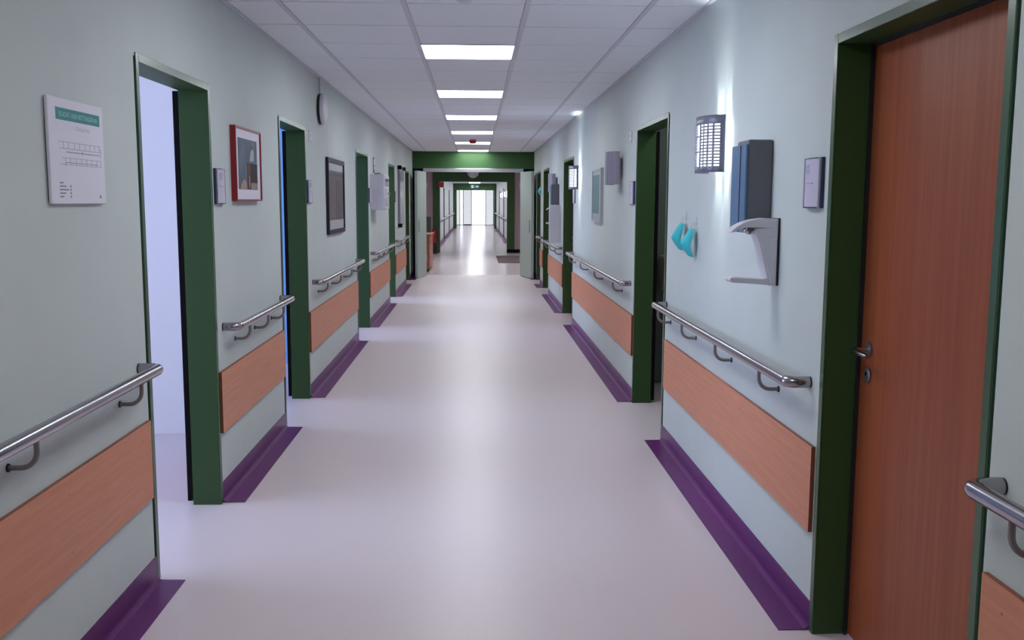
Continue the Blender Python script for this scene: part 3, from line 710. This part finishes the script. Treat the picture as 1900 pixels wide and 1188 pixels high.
# ------------------------------------------------------------------ dispensers and masks
def towel_dispenser(y, label):
    loc, rz = wall_at('R', y, 1.430); e = empty('towel_dispenser', loc, rz); tag(e, label, 'dispenser', 'grey towel dispensers')
    box(-0.06, 0.105, -0.100, 0, 0, 0.318).build('body', 'towel_grey', e, bevel=0.007)
    box(-0.105, 0.105, -0.110, -0.0985, -0.05, 0.30).build('front_cover', 'towel_blue', e, bevel=0.003, seg=1)
    box(-0.105, -0.06, -0.0985, 0, -0.02, 0.30).build('side_cover', 'towel_blue', e, bevel=0.003, seg=1)
    box(0.028, 0.031, -0.1125, -0.1095, -0.048, 0.298).build('seam', 'navy', e)
    box(-0.07, 0.07, -0.085, -0.035, -0.006, 0.0).build('paper_slot', 'rubber', e)
def sanitizer(y, label):
    loc, rz = wall_at('R', y, 1.178); e = empty('sanitizer_dispenser', loc, rz); tag(e, label, 'dispenser', 'white sanitizer dispensers')
    a = 0.042
    box(-a-0.004, a+0.004, -0.006, 0, 0.0, 0.262).build('wall_plate', 'rubber', e)
    body = [(-0.006, 0.0), (-0.040, 0.0), (-0.042, 0.02), (-0.052, 0.06), (-0.066, 0.12), (-0.078, 0.165), (-0.092, 0.195), (-0.092, 0.222), (-0.006, 0.228)]
    MB().prism(body, -a, a, 0).build('body', 'white_plastic', e, bevel=0.004, smooth=True)
    side = [(-0.010, 0.003), (-0.034, 0.003), (-0.045, 0.06), (-0.058, 0.12), (-0.070, 0.16), (-0.055, 0.178), (-0.030, 0.188), (-0.010, 0.190)]
    MB().prism(side, a-0.002, a+0.006, 0).build('side_shell', 'white_plastic', e, bevel=0.003, smooth=True)
    lv = [(-0.006, 0.222), (-0.006, 0.260), (-0.06, 0.262), (-0.105, 0.256), (-0.14, 0.245), (-0.168, 0.230), (-0.190, 0.210), (-0.185, 0.205), (-0.160, 0.218), (-0.13, 0.226), (-0.09, 0.226)]
    MB().prism(lv, -a, a, 0).build('lever', 'white_plastic', e, bevel=0.004, smooth=True)
    MB().tube([(0, -0.100, 0.226), (0, -0.108, 0.212), (0, -0.112, 0.200)], [0.014, 0.012, 0.008], 12).build('nozzle', 'towel_grey', e, smooth=True)
    MB().tube([(0, -0.112, 0.206), (0, -0.128, 0.213)], [0.010, 0.006], 10).build('spout', 'ceramic', e, smooth=True)
    MB().prism([(-0.006, 0.0), (-0.182, 0.012), (-0.190, 0.020), (-0.188, 0.031), (-0.178, 0.032), (-0.06, 0.026), (-0.040, 0.032), (-0.006, 0.03)], -a, a, 0).build('drip_tray', 'white_plastic', e, bevel=0.003)
towel_dispenser(3.895, 'blue grey towel dispenser right behind the nearer sanitizer dispenser')
sanitizer(3.715, 'white sanitizer dispenser with curved lever and tray near closed brown door')
towel_dispenser(13.66, 'small-looking grey towel dispenser in front of an unlit wall lamp')
sanitizer(13.49, 'white sanitizer dispenser mostly hidden behind the tall white box')

loc, rz = wall_at('R', 13.36, 0.93); e = empty('supply_box', loc, rz); tag(e, 'tall white box on the wall below the farther grey towel dispenser', 'wall box')
box(-0.055, 0.055, -0.145, 0, 0, 0.525).build('body', 'white_plastic', e, bevel=0.005)
box(-0.045, 0.045, -0.149, -0.1445, 0.02, 0.505).build('front_cover', 'white_plastic', e, bevel=0.002, seg=1)
def face_mask(side, y, z, label, yaw=0.0):
    loc, rz = wall_at(side, y, z); e = empty('face_mask', loc, rz+yaw); tag(e, label, 'face mask', 'teal face masks')
    # half-folded pleated mask hanging by its loops: two facets meeting at a ridge
    W = 0.050; rows = [(0.0, -0.022, 0.55), (-0.006, -0.034, 0.80), (-0.030, -0.052, 0.95), (-0.060, -0.068, 1.0), (-0.078, -0.076, 1.0), (-0.082, -0.075, 1.0), (-0.106, -0.062, 0.94), (-0.130, -0.046, 0.82), (-0.146, -0.034, 0.66), (-0.150, -0.022, 0.55)]
    mb = MB(); n = 8
    for z0, y0, k in rows:
        for i in range(n+1):
            u = -1+2*i/n
            mb.v.append((W*k*u, y0*(1-0.50*u*u*u*u)-0.004 + 0.002*math.sin(9*u+40*z0), z0-0.010*u*u*k))
    for r in range(len(rows)-1):
        for i in range(n):
            a = r*(n+1)+i; mb.f.append((a, a+1, a+n+2, a+n+1))
    o = mb.build('mask_body', 'mask_teal', e, smooth=True)
    s = o.modifiers.new('thickness', 'SOLIDIFY'); s.thickness = 0.0025
    MB().tube([(-W*0.95, -0.03, -0.05), (-0.04, -0.022, 0.0), (-0.006, -0.016, 0.032), (0.006, -0.016, 0.032), (0.04, -0.022, 0.0), (W*0.95, -0.03, -0.05)], 0.0014, 6).build('ear_loop', 'mask_loop', e)
    MB().tube([(-W*0.95, -0.03, -0.05), (-W*0.92, -0.014, -0.10), (-0.02, -0.008, -0.15), (0.02, -0.008, -0.15), (W*0.92, -0.014, -0.10), (W*0.95, -0.03, -0.05)], 0.0014, 6).build('ear_loop', 'mask_loop', e)
    hk = empty('wall_hook', (loc[0], loc[1], z+0.03), rz); tag(hk, label.replace('teal face mask', 'clear hook of teal mask'), 'hook', 'clear wall hooks')
    box(-0.009, 0.009, -0.004, 0, -0.012, 0.03).build('plate', 'wall', hk, bevel=0.0015, seg=1)
    MB().tube([(0, -0.003, 0.004), (0, -0.012, -0.002), (0, -0.020, 0.0), (0, -0.022, 0.008)], 0.0022, 8).build('peg', 'ceramic', hk, smooth=True)
face_mask('R', 5.33, 1.385, 'teal face mask hanging nearer the dark doorway, one of a pair')
face_mask('R', 5.08, 1.362, 'teal face mask hanging nearer the lit wall lamp, one of a pair')
face_mask('R', 17.02, 1.76, 'single teal face mask hanging near the double door')

# pale picture on the right wall
loc, rz = wall_at('R', 9.18, 1.310); e = empty('framed_picture', loc, rz); tag(e, 'pale-framed green grey picture beside the unlit wall lamp', 'picture', 'framed pictures')
w, h = 0.66, 0.505
frame(e, w, h, 0.020, 0.028, 'pale_frame')
box(-w/2+0.02, w/2-0.02, -0.020, -0.002, 0.02, h-0.02).build('mat_board', 'poster_pale', e)
box(-w/2+0.03, w/2-0.17, -0.022, -0.0195, 0.08, h-0.06).build('print', 'poster_teal', e)

# ------------------------------------------------------------------ washbasin in the dark room
e = empty('washbasin', (1.76, 7.80, 0.77)); tag(e, 'white washbasin glimpsed inside the dark room', 'washbasin')
MB().prism([(0, 0.30), (-0.44, 0.30), (-0.44, 0.24), (-0.36, 0.10), (-0.20, 0.02), (0, 0.0)], -0.26, 0.26, 0).build('bowl', 'ceramic', e, bevel=0.02, seg=3, smooth=True)
MB().tube([(0, -0.10, 0.0), (0, -0.10, -0.12), (0, -0.07, -0.17), (0, 0, -0.17)], 0.022, 12).build('drain_pipe', 'steel', e, smooth=True)
MB().tube([(0, -0.06, 0.30), (0, -0.06, 0.40), (0, -0.10, 0.43), (0, -0.17, 0.41)], 0.013, 12).build('tap', 'steel', e, smooth=True)
MB().prism([(-0.446, 0.31), (-0.47, 0.30), (-0.475, 0.02), (-0.466, 0.02), (-0.452, 0.235), (-0.446, 0.301), (-0.25, 0.303), (-0.25, 0.31)], -0.05, 0.14, 0).build('cloth', 'mask_teal', None, (1.625, 7.80, 0.77), smooth=True)
tag(bpy.data.objects['cloth'], 'teal cloth hanging over the white washbasin', 'cloth')

e = empty('added_room_lamp', (1.75, 6.5, ZR)); tag(e, 'added unseen ceiling lamp inside the room with the washbasin', 'ceiling lamp')  # out of view, added to brighten the dim room
MB().lathe([(0.0, 0.0), (0.16, 0.0), (0.16, -0.03), (0.0, -0.03)], 24).build('base', 'white_plastic', e)
MB().lathe([(0.0, -0.03), (0.15, -0.03), (0.14, -0.06), (0.09, -0.085), (0.0, -0.09)], 24).build('shade', 'added_lamp_glow', e, smooth=True)

# ------------------------------------------------------------------ things in the hall
e = empty('reception_counter', (-1.36, 21.2, 0)); tag(e, 'brown wooden counter just inside the hall behind the portal', 'counter')
box(-0.40, 0.38, -0.8, 0.8, 0.06, 0.76).build('body', 'counter_wood', e); box(-0.42, 0.41, -0.82, 0.82, 0.76, 0.80).build('top', 'counter_wood', e, bevel=0.004, seg=1); box(-0.38, 0.35, -0.78, 0.78, 0, 0.06).build('plinth', 'rubber', e)
e = empty('monitor', (-1.22, 20.75, 0.80)); tag(e, 'dark grey monitor standing on the brown counter', 'monitor')
box(-0.11, 0.10, -0.09, 0.09, 0, 0.015).build('foot', 'screen_grey', e, bevel=0.004); box(-0.02, 0.02, -0.03, 0.03, 0.015, 0.12).build('stand', 'screen_grey', e); box(-0.27, 0.255, -0.025, 0.025, 0.03, 0.37).build('screen', 'screen_grey', e, bevel=0.006)
e = empty('fire_extinguisher', (-1.20, 27.6, 0)); tag(e, 'red fire extinguisher on dark stand beside the far green portal frame', 'fire extinguisher')
MB().lathe([(0.0, 0.30), (0.075, 0.30), (0.08, 0.32), (0.08, 0.62), (0.06, 0.67), (0.025, 0.70), (0.025, 0.72), (0.0, 0.72)], 20).build('cylinder', 'red', e, smooth=True)
MB().lathe([(0.0, 0.0), (0.12, 0.0), (0.12, 0.02), (0.09, 0.04), (0.085, 0.30), (0.0, 0.30)], 20).build('stand', 'rubber', e, smooth=True)
box(-0.015, 0.015, -0.10, 0.04, 0.72, 0.76).build('valve', 'rubber', e, bevel=0.003); MB().tube([(0.02, -0.03, 0.73), (0.09, -0.02, 0.66), (0.10, 0, 0.5), (0.095, 0, 0.38)], 0.012, 8).build('hose', 'rubber', e, smooth=True)
e = empty('alarm_box', (-1.01, 28.15, 1.90)); tag(e, 'small red box at the upper corner of the far green portal', 'alarm')
box(-0.085, 0.085, -0.06, 0.02, 0, 0.16).build('housing', 'red', e, bevel=0.006); box(-0.05, 0.05, -0.063, -0.058, 0.04, 0.12).build('cover', 'red_frame', e)
e = empty('dome_lamp', (-0.07, 26.9, 2.55)); tag(e, 'pale dome lamp hanging under the hall ceiling', 'ceiling lamp')
MB().cyl((0, 0, 0), (0, 0, -0.20), 0.05, 16).build('stem', 'rubber', e)
MB().lathe([(0.0, -0.20), (0.165, -0.20), (0.165, -0.25), (0.15, -0.31), (0.115, -0.36), (0.06, -0.395), (0.0, -0.405)], 28).build('shade', 'pale_frame', e, smooth=True)
tag(box(-0.36, 0.36, -1.5, 1.5, 0.0, 0.012).build('floor_mat', 'mat_brown', None, (0.92, 24.9, 0.0), bevel=0.004, seg=1), 'dark brown mat on the shiny floor of the hall', 'mat')
e = empty('exit_sign', (-0.04, 53.5, 2.21)); tag(e, 'green exit sign hanging before the far portal frame', 'sign')
box(-0.26, 0.26, -0.03, 0.03, 0, 0.22).build('sign_box', 'sign_green', e, bevel=0.004)
MB().prism([(0.03, 0.09), (0.13, 0.09), (0.13, 0.05), (0.21, 0.11), (0.13, 0.17), (0.13, 0.13), (0.03, 0.13)], -0.033, -0.029, 1).build('arrow', 'white_paper', e)
MB().prism([(-0.2, 0.03), (-0.08, 0.03), (-0.08, 0.19), (-0.2, 0.19)], -0.033, -0.029, 1).build('door_pictogram', 'white_paper', e)
MB().cyl((0, 0, 0.22), (0, 0, 0.28), 0.012, 10).build('hanger', 'alu', e)
